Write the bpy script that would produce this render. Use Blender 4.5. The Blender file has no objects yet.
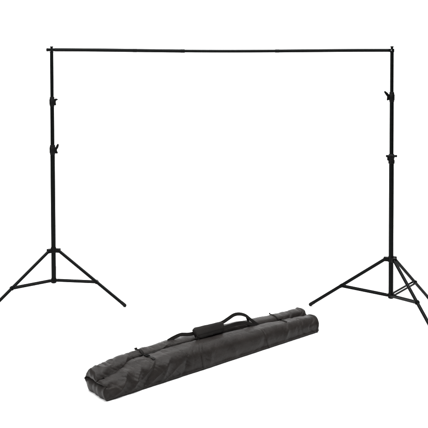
import bpy, bmesh, math, random
from mathutils import Vector, Matrix, noise
from mathutils.bvhtree import BVHTree
random.seed(4)
R = math.radians
scene = bpy.context.scene
C = bpy.data.collections.new('studio_set'); scene.collection.children.link(C)

# ------------------------------------------------------------------ camera
CAMH, F, HOR = 2.26, 896.0, 50.0
cd = bpy.data.cameras.new('camera'); cam = bpy.data.objects.new('camera', cd); C.objects.link(cam)
cam.location = (0, 0, CAMH); cam.rotation_euler = (R(90), 0, 0)
cd.sensor_width = 36; cd.lens = 36 * F / 428; cd.shift_y = -(214 - HOR) / 428
cd.clip_end = 200; scene.camera = cam

# ------------------------------------------------------------------ materials
def new_mat(name, col, rough, spec=.5, metal=0.):
    m = bpy.data.materials.new(name); m.use_nodes = True
    b = m.node_tree.nodes['Principled BSDF']
    b.inputs['Base Color'].default_value = (*col, 1); b.inputs['Roughness'].default_value = rough
    b.inputs['Specular IOR Level'].default_value = spec; b.inputs['Metallic'].default_value = metal
    return m, m.node_tree.nodes, m.node_tree.links, b
def add_noise(m, nd, lk, b, scale, c1, c2, bump=.1, dist=.001, r1=None, r2=None, stretch=None):
    tc = nd.new('ShaderNodeTexCoord'); n = nd.new('ShaderNodeTexNoise'); n.inputs['Scale'].default_value = scale
    n.inputs['Detail'].default_value = 6
    src = tc.outputs['Object']
    if stretch:
        mp = nd.new('ShaderNodeMapping'); mp.inputs['Scale'].default_value = stretch
        lk.new(src, mp.inputs['Vector']); src = mp.outputs['Vector']
    lk.new(src, n.inputs['Vector'])
    r = nd.new('ShaderNodeValToRGB'); r.color_ramp.elements[0].position = .3; r.color_ramp.elements[1].position = .7
    r.color_ramp.elements[0].color = (*c1, 1); r.color_ramp.elements[1].color = (*c2, 1)
    lk.new(n.outputs['Fac'], r.inputs['Fac']); lk.new(r.outputs['Color'], b.inputs['Base Color'])
    if r1 is not None:
        mr = nd.new('ShaderNodeMapRange'); mr.inputs['To Min'].default_value = r1; mr.inputs['To Max'].default_value = r2
        lk.new(n.outputs['Fac'], mr.inputs['Value']); lk.new(mr.outputs['Result'], b.inputs['Roughness'])
    bp = nd.new('ShaderNodeBump'); bp.inputs['Strength'].default_value = bump; bp.inputs['Distance'].default_value = dist
    lk.new(n.outputs['Fac'], bp.inputs['Height']); lk.new(bp.outputs['Normal'], b.inputs['Normal'])
    return tc, bp

m, nd, lk, b = new_mat('white_studio_paper', (.9, .9, .9), .9, .1)
add_noise(m, nd, lk, b, 3, (.88, .88, .88), (.91, .91, .91), .03); PAPER = m
m, nd, lk, b = new_mat('black_anodised_tube', (.004, .0045, .0045), .34, .05)
add_noise(m, nd, lk, b, 60, (.0012, .0015, .0015), (.0026, .0032, .0031), .05, .0004, .3, .44); METAL = m
m, nd, lk, b = new_mat('black_plastic', (.003, .003, .003), .45, .06)
add_noise(m, nd, lk, b, 220, (.0015, .0015, .0015), (.003, .003, .003), .15, .0006, .42, .6); PLASTIC = m
m, nd, lk, b = new_mat('black_rubber', (.003, .003, .003), .75, .08)
add_noise(m, nd, lk, b, 150, (.0025, .0025, .0025), (.0045, .0045, .0045), .1, .0006); RUBBER = m
m, nd, lk, b = new_mat('dull_steel', (.2, .2, .2), .3, .5, 1.)
add_noise(m, nd, lk, b, 120, (.16, .16, .16), (.24, .24, .24), .05, .0003); STEEL = m

def fabric(name, c1, c2, rough, spec, weave=1400., wr=.35):
    m, nd, lk, b = new_mat(name, c1, rough, spec)
    tc, bp = add_noise(m, nd, lk, b, 9, c1, c2, wr, .012, rough - .08, rough + .08)
    n2 = nd.new('ShaderNodeTexNoise'); n2.inputs['Scale'].default_value = 34; n2.inputs['Detail'].default_value = 8; n2.inputs['Roughness'].default_value = .62
    n2.inputs['Distortion'].default_value = 1.2
    lk.new(tc.outputs['Object'], n2.inputs['Vector'])
    b1 = nd.new('ShaderNodeBump'); b1.inputs['Strength'].default_value = wr * 1.2; b1.inputs['Distance'].default_value = .006
    lk.new(n2.outputs['Fac'], b1.inputs['Height']); lk.new(bp.outputs['Normal'], b1.inputs['Normal']); bp = b1
    for ch, ax in enumerate('XY'):                      # fine woven threads
        w = nd.new('ShaderNodeTexWave'); w.wave_type = 'BANDS'; w.bands_direction = ax
        w.inputs['Scale'].default_value = weave / 12; w.inputs['Distortion'].default_value = .6
        lk.new(tc.outputs['Object'], w.inputs['Vector'])
        b2 = nd.new('ShaderNodeBump'); b2.inputs['Strength'].default_value = .12; b2.inputs['Distance'].default_value = .0008
        lk.new(w.outputs['Fac'], b2.inputs['Height']); lk.new(bp.outputs['Normal'], b2.inputs['Normal']); bp = b2
    lk.new(bp.outputs['Normal'], b.inputs['Normal'])
    return m
NYLON = fabric('black_nylon_cloth', (.0092, .0078, .0071), (.0165, .0142, .0130), .43, .10)
WEB = fabric('black_webbing', (.0055, .005, .0046), (.010, .0092, .0086), .65, .06, 2200, .2)
GRIP = fabric('black_grip_cloth', (.007, .0063, .0059), (.013, .0119, .0112), .6, .08, 1800, .3)

# ------------------------------------------------------------------ mesh helpers
def obj(name, bm, mat, parent=None, smooth=True, auto=True):
    bmesh.ops.recalc_face_normals(bm, faces=bm.faces)
    me = bpy.data.meshes.new(name); bm.to_mesh(me); bm.free()
    if smooth:
        for p in me.polygons: p.use_smooth = True
        if auto: me.set_sharp_from_angle(angle=R(38))
    me.materials.append(mat)
    o = bpy.data.objects.new(name, me); C.objects.link(o)
    if parent: o.parent = parent
    return o
def thing(name, label, cat, loc, group=None):
    o = bpy.data.objects.new(name, None); C.objects.link(o); o.location = loc
    o.empty_display_size = .1; o['label'] = label; o['category'] = cat
    if group: o['group'] = group
    return o
def frame(d, up=Vector((0, 0, 1))):
    d = d.normalized()
    if abs(d.dot(up)) > .98: up = Vector((0, 1, 0))
    x = d.cross(up).normalized(); y = x.cross(d).normalized()
    return x, y
def loft(bm, rings, cap=True, closed=True):
    vs = [[bm.verts.new(p) for p in r] for r in rings]; n = len(vs[0])
    for a, b_ in zip(vs, vs[1:]):
        for i in range(n if closed else n - 1):
            j = (i + 1) % n; bm.faces.new((a[i], a[j], b_[j], b_[i]))
    if cap:
        bm.faces.new(vs[0][::-1]); bm.faces.new(vs[-1])
    return vs
def turned(bm, p, q, prof, n=28):
    """prof: list of (distance along p->q, radius)"""
    p, q = Vector(p), Vector(q); d = (q - p).normalized(); x, y = frame(d)
    loft(bm, [[p + d * t + (x * math.cos(a) + y * math.sin(a)) * r for a in [2 * math.pi * k / n for k in range(n)]] for t, r in prof])
def tube(bm, p, q, r, ch=.0015, n=28):
    L = (Vector(q) - Vector(p)).length
    turned(bm, p, q, [(0, r - ch), (ch, r), (L - ch, r), (L, r - ch)], n)
def box(bm, c, ax, ay, az, sx, sy, sz, bev=.002):
    """box with full sizes sx, sy, sz along the axes, bevelled"""
    t = bmesh.new(); bmesh.ops.create_cube(t, size=1)
    bmesh.ops.scale(t, vec=(sx, sy, sz), verts=t.verts)
    if bev: bmesh.ops.bevel(t, geom=t.edges[:], offset=bev, segments=2, affect='EDGES')
    M = Matrix((ax, ay, az)).transposed().to_4x4(); M.translation = c
    bmesh.ops.transform(t, matrix=M, verts=t.verts)
    me = bpy.data.meshes.new('t'); t.to_mesh(me); t.free(); bm.from_mesh(me); bpy.data.meshes.remove(me)
def plate(bm, outline, origin, ax, ay, an, th, bev=.002):
    """closed 2-D outline extruded to a thickness, edges bevelled"""
    t = bmesh.new()
    vs = [t.verts.new((x, y, -th / 2)) for x, y in outline]; f = t.faces.new(vs)
    r = bmesh.ops.extrude_face_region(t, geom=[f])
    bmesh.ops.translate(t, vec=(0, 0, th), verts=[v for v in r['geom'] if isinstance(v, bmesh.types.BMVert)])
    bmesh.ops.recalc_face_normals(t, faces=t.faces)
    es = [e for e in t.edges if abs(e.verts[0].co.z - e.verts[1].co.z) < 1e-6]
    bmesh.ops.bevel(t, geom=es, offset=bev, segments=2, affect='EDGES')
    M = Matrix((ax, ay, an)).transposed().to_4x4(); M.translation = origin
    bmesh.ops.transform(t, matrix=M, verts=t.verts)
    me = bpy.data.meshes.new('t'); t.to_mesh(me); t.free(); bm.from_mesh(me); bpy.data.meshes.remove(me)

# ------------------------------------------------------------------ setting: white floor and the white sweep behind it
bm = bmesh.new()
bmesh.ops.create_grid(bm, x_segments=8, y_segments=8, size=1)
bmesh.ops.scale(bm, vec=(11, 9, 1), verts=bm.verts); bmesh.ops.translate(bm, vec=(0, 6, 0), verts=bm.verts)
o = obj('floor', bm, PAPER, smooth=False); o['kind'] = 'structure'
bm = bmesh.new(); prof = [(11.5, .004)] + [(12.5 + 2.2 * math.sin(a), .004 + 2.2 - 2.2 * math.cos(a)) for a in [R(90) * k / 24 for k in range(25)]] + [(14.7, 7.0)]
vs = [[bm.verts.new((x, y, z)) for y, z in prof] for x in (-11, 11)]
for i in range(len(prof) - 1): bm.faces.new((vs[0][i], vs[1][i], vs[1][i + 1], vs[0][i + 1]))
o = obj('backdrop', bm, PAPER); o['kind'] = 'structure'

# ------------------------------------------------------------------ the two stands
def wing(bm, c, side, out, kind):
    """wing knob of a clamp: shaft plus a two-lobed wing; out = direction away from the tube"""
    up = Vector((0, 0, 1)); nrm = out.cross(up).normalized()
    tube(bm, c - out * .012, c + out * .016, .009, .001, 16)
    if kind == 'flat':
        ol = [(.008, -.034), (.026, -.040), (.033, -.034), (.031, -.018), (.026, -.004), (.030, .008), (.050, .018), (.053, .027), (.030, .034), (.012, .026), (.006, .004)]
    elif kind == 'vee':
        ol = [(.006, -.030), (.022, -.040), (.038, -.040), (.043, -.030), (.034, -.012), (.033, .002), (.046, .020), (.053, .044), (.051, .060), (.041, .063), (.030, .050), (.018, .024), (.006, .012)]
    else:
        ol = [(.006, -.028), (.028, -.038), (.036, -.030), (.033, -.008), (.032, .004), (.048, .024), (.065, .048), (.067, .060), (.057, .066), (.028, .046), (.006, .022)]
    k_ = .80 if kind == 'tall' else .86
    ol = [(x * k_, y * k_) for x, y in ol]
    plate(bm, ol, c, out, up, nrm, .012, .003)

def stand(name, label, base, top, crown_z, hub_z, zc1, zc2, feet, frac, clamps, zt):
    base = Vector((*base, 0)); top = Vector((*top, zt))
    T = thing(name, label, 'stand', base, 'tripod stands that carry the crossbar')
    def at(z):                                       # local point on the pole axis
        p = base.lerp(top, z / zt); return p - base
    def tb(nm, z0, z1, r):
        bm = bmesh.new(); tube(bm, at(z0), at(z1), r); return obj(nm, bm, METAL, T)
    tb('lower_tube', hub_z - .02, zc2 + .01, .0208)
    tb('middle_tube', zc2 - .02, zc1 + .01, .0178)
    tb('upper_tube', zc1 - .02, zt - .022, .0155)
    bm = bmesh.new()                                  # spigot on top with its flared stud
    turned(bm, at(zt - .024), at(zt + .06), [(0, .015), (.003, .017), (.010, .017), (.012, .010), (.040, .010), (.042, .011), (.048, .012), (.051, .015), (.055, .016), (.057, .012)])
    obj('spigot', bm, METAL, T)
    for z, (az, kind, low) in ((zc1, clamps[0]), (zc2, clamps[1])):
        bm = bmesh.new(); rr = .0184 if z == zc1 else .0214
        if kind == 'ring':
            turned(bm, at(z - .050), at(z + .034), [(0, rr + .001), (.003, rr + .005), (.030, rr + .006), (.034, rr + .002), (.046, rr + .002), (.050, rr + .005), (.058, rr + .006), (.062, rr + .013), (.072, rr + .014), (.076, rr + .004), (.084, rr - .001)])
        else:
            turned(bm, at(z - .046), at(z + .044), [(0, rr - .001), (.004, rr + .002), (.016, rr + .003), (.020, rr + .006), (.066, rr + .006), (.070, rr + .003), (.086, rr + .002), (.090, rr - .003)])
        out = Vector((math.cos(R(az)), math.sin(R(az)), 0))
        nrm = out.cross(Vector((0, 0, 1)))
        box(bm, at(z) + out * (rr + .006), out, nrm, Vector((0, 0, 1)), .018, .024, .044, .003)
        cl = obj('clamp', bm, PLASTIC, T)
        if kind == 'ring':
            bm = bmesh.new()
            tube(bm, at(z + .016) - out * (rr + .026), at(z + .016) + out * (rr + .026), .010, .002, 18)
            obj('knob', bm, PLASTIC, cl)
        else:
            bm = bmesh.new(); wing(bm, at(z) + out * (rr - (.001 if kind == 'tall' else .009)), 1, out, kind); obj('knob', bm, PLASTIC, cl)
    # crown with three lugs
    az = [math.atan2(fy, fx) for fx, fy in feet]
    bm = bmesh.new(); c = at(crown_z)
    turned(bm, at(crown_z - .020), at(crown_z + .030), [(0, .026), (.004, .030), (.022, .031), (.027, .028), (.040, .025), (.050, .022)])
    for a in az:
        d = Vector((math.cos(a), math.sin(a), 0)); s = Vector((-d.y, d.x, 0))
        for k in (-1, 1):
            box(bm, c + d * .042 + s * k * .0165, d, s, Vector((0, 0, 1)), .040, .005, .032, .0015)
        box(bm, c + d * .040 + Vector((0, 0, .0155)), d, s, Vector((0, 0, 1)), .044, .038, .007, .002)
        tube(bm, c + d * .050 - s * .023, c + d * .050 + s * .023, .006, .001, 14)
    obj('crown', bm, PLASTIC, T)
    # sliding hub at the foot of the pole
    bm = bmesh.new(); h = at(hub_z)
    turned(bm, at(hub_z - .026), at(hub_z + .022), [(0, .019), (.004, .024), (.016, .026), (.034, .026), (.040, .023), (.048, .021)])
    for a in az:
        d = Vector((math.cos(a), math.sin(a), 0)); s = Vector((-d.y, d.x, 0))
        box(bm, h + d * .028, d, s, Vector((0, 0, 1)), .022, .024, .022, .002)
    obj('hub', bm, PLASTIC, T)
    for a, (fx, fy) in zip(az, feet):
        d = Vector((math.cos(a), math.sin(a), 0)); s = Vector((-d.y, d.x, 0))
        p = c + d * .050; q = Vector((fx, fy, .014)); L = (q - p).length; ld = (q - p).normalized()
        bm = bmesh.new(); tube(bm, p - ld * .012, q - ld * .03, .0142)
        tt = (frac * L); j = p + ld * tt
        nup = s.cross(ld).normalized()                 # bracket riveted round the leg
        box(bm, j, ld, s, nup, .026, .0315, .0295, .002)
        tube(bm, j - s * .0215, j + s * .0215, .0045, .001, 14)
        lg = obj('leg', bm, METAL, T)
        bm = bmesh.new()
        turned(bm, q - ld * .045, q + ld * .012, [(0, .0144), (.003, .0150), (.040, .0153), (.048, .0148), (.055, .011), (.058, .006)])
        obj('rubber_foot', bm, RUBBER, lg)
        bm = bmesh.new(); h0 = h + d * .030; bd = (j - h0).normalized(); bn = s.cross(bd).normalized()
        for k in (-1, 1):
            box(bm, (h0 + j) / 2 + s * k * .0185, bd, s, bn, (j - h0).length + .014, .005, .018, .001)
        tube(bm, h0 - s * .022, h0 + s * .022, .0055, .001, 14)
        obj('brace', bm, METAL, T)
    return T
ZB = CAMH
stand('tripod_stand', 'tripod stand under the crossbar end that pokes past its pole, away from the bag', (-1.435, 8.036), (-1.4565, 8.036), .463, .197, 1.797, 1.366,
      [(.652, -.157), (-.506, -.507), (-.125, .72)], 0.575, [(-12, 'flat', 0), (-8, 'vee', 0)], ZB)
stand('tripod_stand', 'black tripod stand with one foot nearly touching the end of the carry bag', (1.513, 7.67), (1.5235, 7.67), .467, .160, 1.858, 1.336,
      [(-.663, .24), (.431, .43), (.228, -.612)], .58, [(-165, 'tall', 0), (180, 'ring', 0)], ZB)

# ------------------------------------------------------------------ crossbar
A = Vector((-1.4565, 8.036, ZB)); B = Vector((1.5235, 7.67, ZB)); dv = (B - A).normalized()
Lb = (B - A).length
T = thing('crossbar', 'long thin black horizontal bar in joined sections, resting on top of both tripod stands', 'crossbar', A)
def bar(t):                                           # slight sag towards the thin middle sections
    z = -.010 * math.sin(math.pi * min(max(t / Lb, 0), 1)) ** 2
    return dv * t + Vector((0, 0, z + .002 - .005 * t / Lb))
def section(t0, t1, r, ends=.0):
    bm = bmesh.new(); n = 10; K = max(2, int((t1 - t0) / .05)); x, y = frame(dv); rings = []
    def ring(t, r): return [bar(t) + (x * math.cos(a) + y * math.sin(a)) * r for a in [2 * math.pi * k / 24 for k in range(24)]]
    rings = [ring(t0, r - .001)] + [ring(t0 + .001 + (t1 - t0 - .002) * k / K, r) for k in range(K + 1)] + [ring(t1, r - .001)]
    loft(bm, rings); return bm
secs = [(.028, .76, .0156), (.755, 1.19, .0153), (1.185, 2.02, .0131), (2.015, Lb - .026, .0140)]
for t0, t1, r in secs: obj('bar_section', section(t0, t1, r), METAL, T)
for t, r in ((.76, .0163), (1.19, .0162), (2.02, .0148)): obj('joint_sleeve', section(t - .018, t + .018, r), METAL, T)
for t0, t1, tip in ((-.030, .032, 1), (Lb - .030, Lb + .018, 0)):     # flattened ends with a hole that drop over the spigots
    bm = bmesh.new(); mid = bar(t0).lerp(bar(t1), .5); s = Vector((-dv.y, dv.x, 0))
    # forked end: plates each side of the spigot, joined at the outer end
    for k in (-1, 1): box(bm, mid + s * k * .0145, dv, s, Vector((0, 0, 1)), t1 - t0, .005, .028, .0015)
    box(bm, bar(t0 + .005 if tip else t1 - .003), dv, s, Vector((0, 0, 1)), .008, .033, .027, .0015)
    ef = obj('end_fitting', bm, METAL, T)
    bm = bmesh.new()
    if tip: turned(bm, bar(-.028), bar(-.050), [(0, .009), (.004, .014), (.012, .0155), (.016, .0155), (.019, .012)], 20); obj('knob', bm, PLASTIC, ef)
    else: turned(bm, bar(Lb - .006) - s * .0165, bar(Lb - .006) - s * .0225, [(0, .0052), (.003, .0052), (.005, .003)], 16); obj('rivet', bm, STEEL, ef)

# ------------------------------------------------------------------ carry bag
P0 = Vector((-.69, 5.77, 0)); AX = Vector((.7325, .681, 0)).normalized(); BX = Vector((-AX.y, AX.x, 0)); LB = 2.080
Tb = thing('carry_bag', 'long black nylon carry bag with webbing handles lying slantwise on the white floor', 'bag', P0 + AX * LB / 2 + BX * .14)
base = Tb.location.copy()
def W(t, u, z): return P0 + AX * t + BX * u + Vector((0, 0, z)) - base
keys = [  # t, ug, zg, ub, zb, uf, zf, w
    (0.00, .095, .108, .200, .154, .050, .110, .250),
    (0.12, .108, .116, .210, .163, .055, .120, .272),
    (0.35, .165, .152, .225, .174, .095, .156, .290),
    (0.65, .160, .162, .225, .182, .090, .165, .290),
    (0.95, .150, .158, .220, .176, .085, .161, .285),
    (1.15, .147, .152, .218, .190, .082, .155, .282),
    (1.35, .144, .147, .215, .183, .080, .150, .280),
    (1.55, .140, .138, .212, .168, .076, .143, .276),
    (1.75, .135, .128, .210, .157, .072, .136, .272),
    (2.080, .125, .104, .205, .150, .070, .124, .262)]
def key(t):
    t = min(max(t, 0), LB)
    for a, b_ in zip(keys, keys[1:]):
        if t <= b_[0]:
            f = (t - a[0]) / (b_[0] - a[0]); f = f * f * (3 - 2 * f)
            return [x + (y - x) * f for x, y in zip(a, b_)]
    return list(keys[-1])
def catmull(pts, n):
    out = []; m_ = len(pts); k = n // m_ + 1
    for i in range(m_):
        p0, p1, p2, p3 = (pts[(i + j - 1) % m_] for j in range(4))
        for s in range(k):
            f = s / k
            out.append(tuple(.5 * (2 * b1 + (c1 - a1) * f + (2 * a1 - 5 * b1 + 4 * c1 - d1) * f * f + (3 * b1 - a1 - 3 * c1 + d1) * f ** 3) for a1, b1, c1, d1 in zip(p0, p1, p2, p3)))
    return out
def profile(t):
    _, ug, zg, ub, zb, uf, zf, w = key(t)
    pts = [(-.004, .004), (-.010, .030), (-.010, .066), (.004 + .1 * (zf < 0), zf * .74), (uf * .5, zf * .95), (uf, zf), ((uf + ug) / 2 + .006, (zf + zg) / 2 + .004),
           (ug - .007, zg + .001), (ug, zg - .008), (ug + .004, zg + .005), (ug + (ub - ug) * .35, zg + (zb - zg) * .75), (ub, zb), (ub + (w - ub) * .55, zb * .90),
           (w, zb * .60), (w + .006, .045), (w - .014, .004), (w * .7, .002), (w * .35, .002)]
    return catmull(pts, 216)
N_T = 330
def wrinkle(p, t, u, z):
    """height of folds and creases in the cloth"""
    sl_ = max(0, min(1, (1.0 - t) / .6)); am = .6 + .4 * sl_
    h = .0065 * am * noise.noise(Vector((t * 4.0, u * 7, z * 7)))
    h += .0040 * am * noise.noise(Vector((t * 11 + 5 * z, u * 13, z * 16)) + Vector((3, 1, 7)))
    r1 = 1 - abs(noise.noise(Vector((t * 7 - 16 * z * .6, u * 9 + 4, z * 4 + 2)))) * 2
    h += .0065 * sl_ * max(r1, 0) ** 4
    r2 = 1 - abs(noise.noise(Vector((t * 17 + 22 * z, u * 6 + 9, z * 5)))) * 2
    h -= .0045 * sl_ * max(r2, 0) ** 4
    # short creases either side of the webbing in the fuller part
    r3 = 1 - abs(noise.noise(Vector((t * 13 + 2 * noise.noise(Vector((t * 3, z * 9, u * 5))), u * 4, z * 6 + 3)))) * 2.2
    h -= .0045 * (1 - sl_) * max(r3, 0) ** 3 * (.5 + noise.noise(Vector((t * 2.3, 5, z * 8))))
    if u < .11:                                      # big slanting folds in the slack end
        for t0, sl, a, wd in ((.10, 1.1, .012, .028), (.22, .9, .013, .030), (.33, 1.0, -.010, .030), (.47, .7, .008, .035), (.66, .5, -.006, .03), (.90, .2, .005, .035), (1.15, -.3, .005, .04), (1.45, .4, -.005, .03), (1.7, .6, .005, .03)):
            d = t - t0 - sl * (z - .05)
            h += 1.35 * a * math.exp(-(abs(d) / (wd * .8)) ** 1.35) * (math.sin(min(max(z / .15, 0), 1) * math.pi) ** .7)
    return h * min(1, z / .03)
bm = bmesh.new(); rings = []
def ring(t, shrink=0., off=0.):
    pr = profile(t); n = len(pr); out = []
    cu = .13; cz = .065
    for i, (u, z) in enumerate(pr):
        a = pr[i - 1]; b_ = pr[(i + 1) % n]; tu, tz = b_[0] - a[0], b_[1] - a[1]; L = math.hypot(tu, tz) or 1
        nu, nz = -tz / L, tu / L                    # outward for this winding
        h = wrinkle(None, t, u, z)
        uu, zz = u + nu * h, z + nz * h
        off_ = 0.
        if t < .5:                                  # slack end: upper layer folded over the lower one
            zc = .088
            if z < zc and off: off_ = -.004 * math.sin(math.pi * shrink ** 1.6)
            zz = zz + (zc - zz) * shrink; uu = uu + (.14 - uu) * shrink * .12
        else:
            cu = .075 if u < .13 else .205
            cu = cu * (1 - min(1, shrink * 1.2)) + .14 * min(1, shrink * 1.2)
            czz = .06 + (.03 if u > .13 else -.005)
            uu = uu + (cu - uu) * shrink; zz = zz + (czz - zz) * shrink
        skew = ((u - .08) * .13 + .026 * min(1, max(z, 0) / .09) * max(0, 1 - max(u, 0) / .07) ** 2 if t < .3 else 0) * max(0, 1 - t / .25) + (z - .08) * (-.02 if t < .3 else .12) * max(0, 1 - min(t, LB - t) / .12) + .007 * noise.noise(Vector((u * 22, z * 22, t * 3)))* max(0, 1 - min(t, LB - t) / .1)
        out.append(W(t + off + off_ + skew, uu, max(zz, .0015)))
    return out
for sh, of in ((1, .006), (.95, -.002), (.86, -.009), (.72, -.014), (.56, -.016), (.40, -.015), (.26, -.012), (.14, -.008), (.06, -.004), (.015, -.001)): rings.append(ring(0, sh, of))
for k in range(N_T + 1): rings.append(ring(LB * k / N_T))
for sh, of in ((.025, .009), (.07, .012), (.14, .010), (.25, .002), (.40, -.004), (.60, -.012), (.80, -.020), (1, -.024)): rings.append(ring(LB, sh, of))
vs = loft(bm, rings, cap=False)
bvh_bm = bm.copy(); bmesh.ops.remove_doubles(bm, verts=bm.verts, dist=1e-5)
bmesh.ops.translate(bvh_bm, vec=base, verts=bvh_bm.verts)
bvh = BVHTree.FromBMesh(bvh_bm); bvh_bm.free()
body = obj('bag_body', bm, NYLON, Tb, auto=False)

def on_bag(px, py):
    """where a line of sight meets the bag's cloth (local), with its normal"""
    d = Vector(((px - 214) / F, 1, -(py - HOR) / F)).normalized()
    p, n, i, dist = bvh.ray_cast(Vector((0, 0, CAMH)), d)
    if p is None: return None
    if n.dot(d) > 0: n = -n
    return p - base, n
def tz(px, py, u):
    q = (px - 214) / F; t = (q * (P0.y + BX.y * u) - P0.x - BX.x * u) / (AX.x - q * AX.y)
    Y = P0.y + AX.y * t + BX.y * u
    return W(t, u, CAMH - (py - HOR) / F * Y)
def smooth_path(pts, n=12):
    out = []
    for i in range(len(pts) - 1):
        p0 = pts[max(i - 1, 0)]; p1 = pts[i]; p2 = pts[i + 1]; p3 = pts[min(i + 2, len(pts) - 1)]
        for s in range(n):
            f = s / n; out.append(.5 * (2 * p1 + (p2 - p0) * f + (2 * p0 - 5 * p1 + 4 * p2 - p3) * f * f + (3 * p1 - p0 - 3 * p2 + p3) * f ** 3))
    out.append(pts[-1]); return out
def ribbon(bm, pts, widths, th=.003, side=None, nrm=None):
    """webbing along pts; side = direction of its width (or list)"""
    rings = []; n = len(pts)
    for i, p in enumerate(pts):
        d = (pts[min(i + 1, n - 1)] - pts[max(i - 1, 0)]).normalized()
        s = (side[i] if isinstance(side, list) else side)
        s = (s - d * s.dot(d)).normalized(); nn = d.cross(s).normalized(); w = widths / 2
        rings.append([p + s * a * w + nn * b_ * th / 2 for a, b_ in ((-1, -.6), (-.94, -1), (.94, -1), (1, -.6), (1, .6), (.94, 1), (-.94, 1), (-1, .6))])
    loft(bm, rings)
def surf_ribbon(name, px, width, mat=WEB, th=.003, lift=.0025, parent=None, n=10):
    """webbing that lies on the cloth through the given points"""
    P = smooth_path([Vector((x, y, 0)) for x, y in px], n); pts = []; nr = []
    for v in P:
        h = on_bag(v.x, v.y)
        if h: pts.append(h[0]); nr.append(h[1])
    for _ in range(3): nr = [(nr[max(i - 1, 0)] + nr[i] + nr[min(i + 1, len(nr) - 1)]).normalized() for i in range(len(nr))]
    for _ in range(2): pts = [pts[0]] + [(pts[i - 1] + pts[i] * 2 + pts[i + 1]) / 4 for i in range(1, len(pts) - 1)] + [pts[-1]]
    pts = [p + n_ * lift for p, n_ in zip(pts, nr)]; sd = []
    for i in range(len(pts)):
        d = (pts[min(i + 1, len(pts) - 1)] - pts[max(i - 1, 0)]).normalized(); sd.append(nr[i].cross(d))
    bm = bmesh.new(); ribbon(bm, pts, width, th, sd); return obj(name, bm, mat, parent or Tb), pts, nr
def over(t0, t1, u0, u1, lift=.003, n=40):
    """points on the cloth's top along a straight line in plan"""
    pts = []; nr = []
    for k in range(n + 1):
        f = k / n; q = W(t0 + (t1 - t0) * f, u0 + (u1 - u0) * f, 1) + base
        p, nn, i, d_ = bvh.ray_cast(q, Vector((0, 0, -1)))
        if p is None: continue
        if nn.z < 0: nn = -nn
        pts.append(p - base); nr.append(nn)
    for _ in range(4): nr = [(nr[max(i - 1, 0)] + nr[i] + nr[min(i + 1, len(nr) - 1)]).normalized() for i in range(len(nr))]
    for _ in range(2): pts = [pts[0]] + [(pts[i - 1] + pts[i] * 2 + pts[i + 1]) / 4 for i in range(1, len(pts) - 1)] + [pts[-1]]
    return [p + m_ * lift for p, m_ in zip(pts, nr)], nr

# zip along the fold
pts = []; 
for k in range(150):
    t = .05 + (LB - .09) * k / 149; kk = key(t); pts.append(W(t, kk[1] + .002, kk[2] - .0030))
bm = bmesh.new(); ribbon(bm, pts, .012, .004, Vector((BX.x, BX.y, .5)).normalized()); zp = obj('zip', bm, WEB, Tb)
t = .42; kk = key(t); bm = bmesh.new()
box(bm, W(t, kk[1], kk[2] + .004), AX, BX, Vector((0, 0, 1)), .016, .011, .007, .002)
box(bm, W(t - .018, kk[1] - .002, kk[2] + .005), AX, BX, Vector((0, 0, 1)), .026, .008, .003, .001)
obj('zip_slider', bm, PLASTIC, zp)

def cross_strap(t, du, u0, u1, width, label, tail):
    pts, nr = over(t + du, t, u1, u0)
    # loose tail standing off the back edge
    pts = [pts[0] + tail, pts[0] + tail * .55 + Vector((0, 0, .006))] + pts
    pts = smooth_path(pts, 3)
    bm = bmesh.new(); ribbon(bm, pts, width, .0035, AX); st = obj('strap', bm, WEB, Tb); st['label'] = label
    k = int(len(pts) * .62); d = (pts[k + 1] - pts[k - 1]).normalized(); s = (AX - d * AX.dot(d)).normalized(); n_ = d.cross(s).normalized()
    if n_.z < 0: n_ = -n_
    bm = bmesh.new(); c = pts[k] + n_ * .003
    for a in (-1, 1): box(bm, c + s * a * width * .56, d, s, n_, .034, .004, .006, .001)
    for a in (-.015, 0, .015): box(bm, c + d * a, d, s, n_, .005, width * 1.1, .006, .001)
    obj('buckle', bm, PLASTIC, st)
cross_strap(.43, .0, .045, .245, .023, 'webbing strap with a slide buckle near the slack end of the bag', BX * .010 + Vector((0, 0, .006)))
cross_strap(1.76, .0, .045, .225, .012, 'narrow tie strap near the far end of the bag', BX * .006 + Vector((0, 0, .007)))

# handles: webbing sewn round the bag, rising into the padded grip and arching beyond it
def hybrid(px):
    out = []
    for e in px:
        if len(e) == 3: out.append(tz(*e))
        else:
            h = on_bag(*e)
            if h: out.append(h[0] + h[1] * .004)
    return out
UPB = (BX * .45 + Vector((0, 0, .9))).normalized()
HW = .031
# back handle
p = smooth_path(hybrid([(168, 341.0, .215), (174, 337.5, .21), (181, 334.6, .20), (188, 334.4, .19), (194, 333.0, .175), (202, 328.5, .16), (214, 325.0, .16), (222, 322.6, .165), (228, 318.8, .17), (234, 314.9, .17), (240, 314.0, .17), (246, 315.8, .165), (251, 319.8, .155), (256, 323.6, .14), (261, 327.0, .12), (265.5, 331, .08)]), 8)
bm = bmesh.new(); ribbon(bm, p, HW * .82, .0045, UPB); h1 = obj('handle', bm, WEB, Tb); h1['label'] = 'webbing handle that arches up beyond the grip'
# front handle
p = smooth_path(hybrid([(201.5, 345.5, .085), (199.0, 341.5, .115), (197.5, 338.0, .13), (202, 334.5, .135), (212, 331.5, .135), (221, 328.8, .13), (230, 325.8, .135), (239, 323.4, .14), (246, 322.9, .14), (253, 325.0, .125), (260, 329.5, .10), (264, 333.0, .07)]), 8)
bm = bmesh.new(); ribbon(bm, p, HW * .82, .0045, UPB); h2 = obj('handle', bm, WEB, Tb); h2['label'] = 'webbing handle lying along the zip of the bag'
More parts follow.
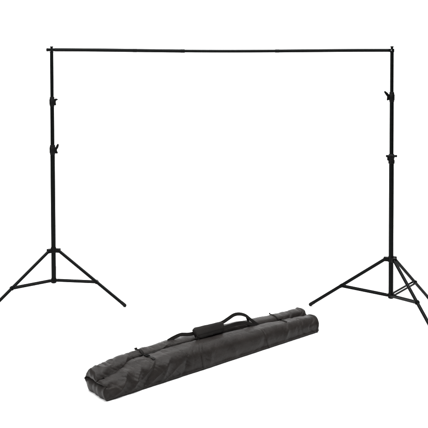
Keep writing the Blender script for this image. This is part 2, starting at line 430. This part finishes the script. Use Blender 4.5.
# vertical dark piece of the back handle dropping behind the arch
p = smooth_path(hybrid([(246.5, 316.5, .175), (248, 320.5, .16), (248.5, 325.5, .145), (247, 329.5, .125)]), 8)
bm = bmesh.new(); ribbon(bm, p, .020, .004, AX); obj('handle_tab', bm, WEB, h1)
# anchoring webbing down the front
surf_ribbon('anchor_webbing', [(200.5, 343), (201.5, 350), (203, 358), (204.5, 367), (204.8, 370.5)], .026, NYLON, .0016, .0012, h2)
surf_ribbon('anchor_webbing', [(263, 329.5), (266, 334), (268, 341), (269.5, 347)], .026, NYLON, .002, .0016, h1)
# padded grip wrapped round both handles
bm = bmesh.new(); g0 = tz(195.0, 334.3, .150); g1 = tz(223.0, 326.6, .150); gd = (g1 - g0).normalized()
s = (UPB - gd * UPB.dot(gd)).normalized(); n_ = gd.cross(s).normalized(); rings = []
K = 26
for k in range(K + 1):
    f = k / K; e = min(f, 1 - f) * K / 2.2; e = min(1, .72 + .28 * min(e, 1))
    rr = []
    for i in range(40):
        a = 2 * math.pi * i / 40; ca, sa = math.cos(a), math.sin(a)
        X = .047 * math.copysign(abs(ca) ** .55, ca) * (1 - .16 * f); Y = .019 * math.copysign(abs(sa) ** .8, sa)
        w_ = 1 + .06 * noise.noise(Vector((f * 5, ca * 1.5, sa * 1.5)))
        rr.append(g0.lerp(g1, f) + s * X * e * w_ + n_ * Y * e * w_ + gd * (.010 * ca * (1 if f > .5 else -1)))
    rings.append(rr)
loft(bm, rings); gp = obj('grip', bm, GRIP, Tb, auto=False); gp['label'] = 'padded cloth grip that holds both handles together'
bm = bmesh.new(); q = [g + s * a for g, a in ((g0.lerp(g1, .05), .034), (g0.lerp(g1, .35), .03), (g0.lerp(g1, .65), .03), (g0.lerp(g1, .95), .026))]
nn = n_ if n_.dot(Vector((0, -1, .3))) > 0 else -n_
ribbon(bm, smooth_path([g0.lerp(g1, f) + nn * .0195 - s * .012 for f in (.04, .35, .65, .96)], 6), .006, .002, s)
obj('hook_seam', bm, WEB, gp)
# piping sewn round each end
for t_, nm in ((LB - .012, 1),):
    r_ = ring(t_)
    ctr = sum(r_, Vector()) / len(r_); bm = bmesh.new(); pr_ = [ctr + (v - ctr) * 1.012 for v in r_[::2]]; n = len(pr_); rg = []
    for i, v in enumerate(pr_):
        d = (pr_[(i + 1) % n] - pr_[i - 1]).normalized(); x, y = frame(d, AX)
        rg.append([v + (x * math.cos(a) + y * math.sin(a)) * .0022 for a in [2 * math.pi * k / 8 for k in range(8)]])
    rg.append(rg[0]); loft(bm, rg, cap=False); bmesh.ops.remove_doubles(bm, verts=bm.verts, dist=1e-6)
    obj('piping', bm, NYLON, body)

# ------------------------------------------------------------------ studio light
w = bpy.data.worlds.new('World'); scene.world = w; w.use_nodes = True
w.node_tree.nodes['Background'].inputs['Color'].default_value = (1, 1, 1, 1); w.node_tree.nodes['Background'].inputs['Strength'].default_value = .16
def area(name, loc, tgt, sx, sy, power):
    l = bpy.data.lights.new(name, 'AREA'); l.shape = 'RECTANGLE'; l.size = sx; l.size_y = sy; l.energy = power
    o = bpy.data.objects.new(name, l); C.objects.link(o); o.location = loc
    o.rotation_euler = (Vector(tgt) - Vector(loc)).to_track_quat('-Z', 'Y').to_euler(); return o
area('softbox_overhead', (0, 6.6, 5.2), (0, 7.2, 0), 7, 4.5, 900)
area('softbox_key', (-4.6, 3.0, 4.0), (0, 7, .3), 2.2, 2.2, 260)
area('softbox_backdrop', (0, 10.8, 5.6), (0, 14.7, 2.0), 10, 1.5, 800)
scene.view_settings.view_transform = 'Standard'; scene.view_settings.look = 'None'
scene.view_settings.exposure = 0; scene.view_settings.gamma = 1
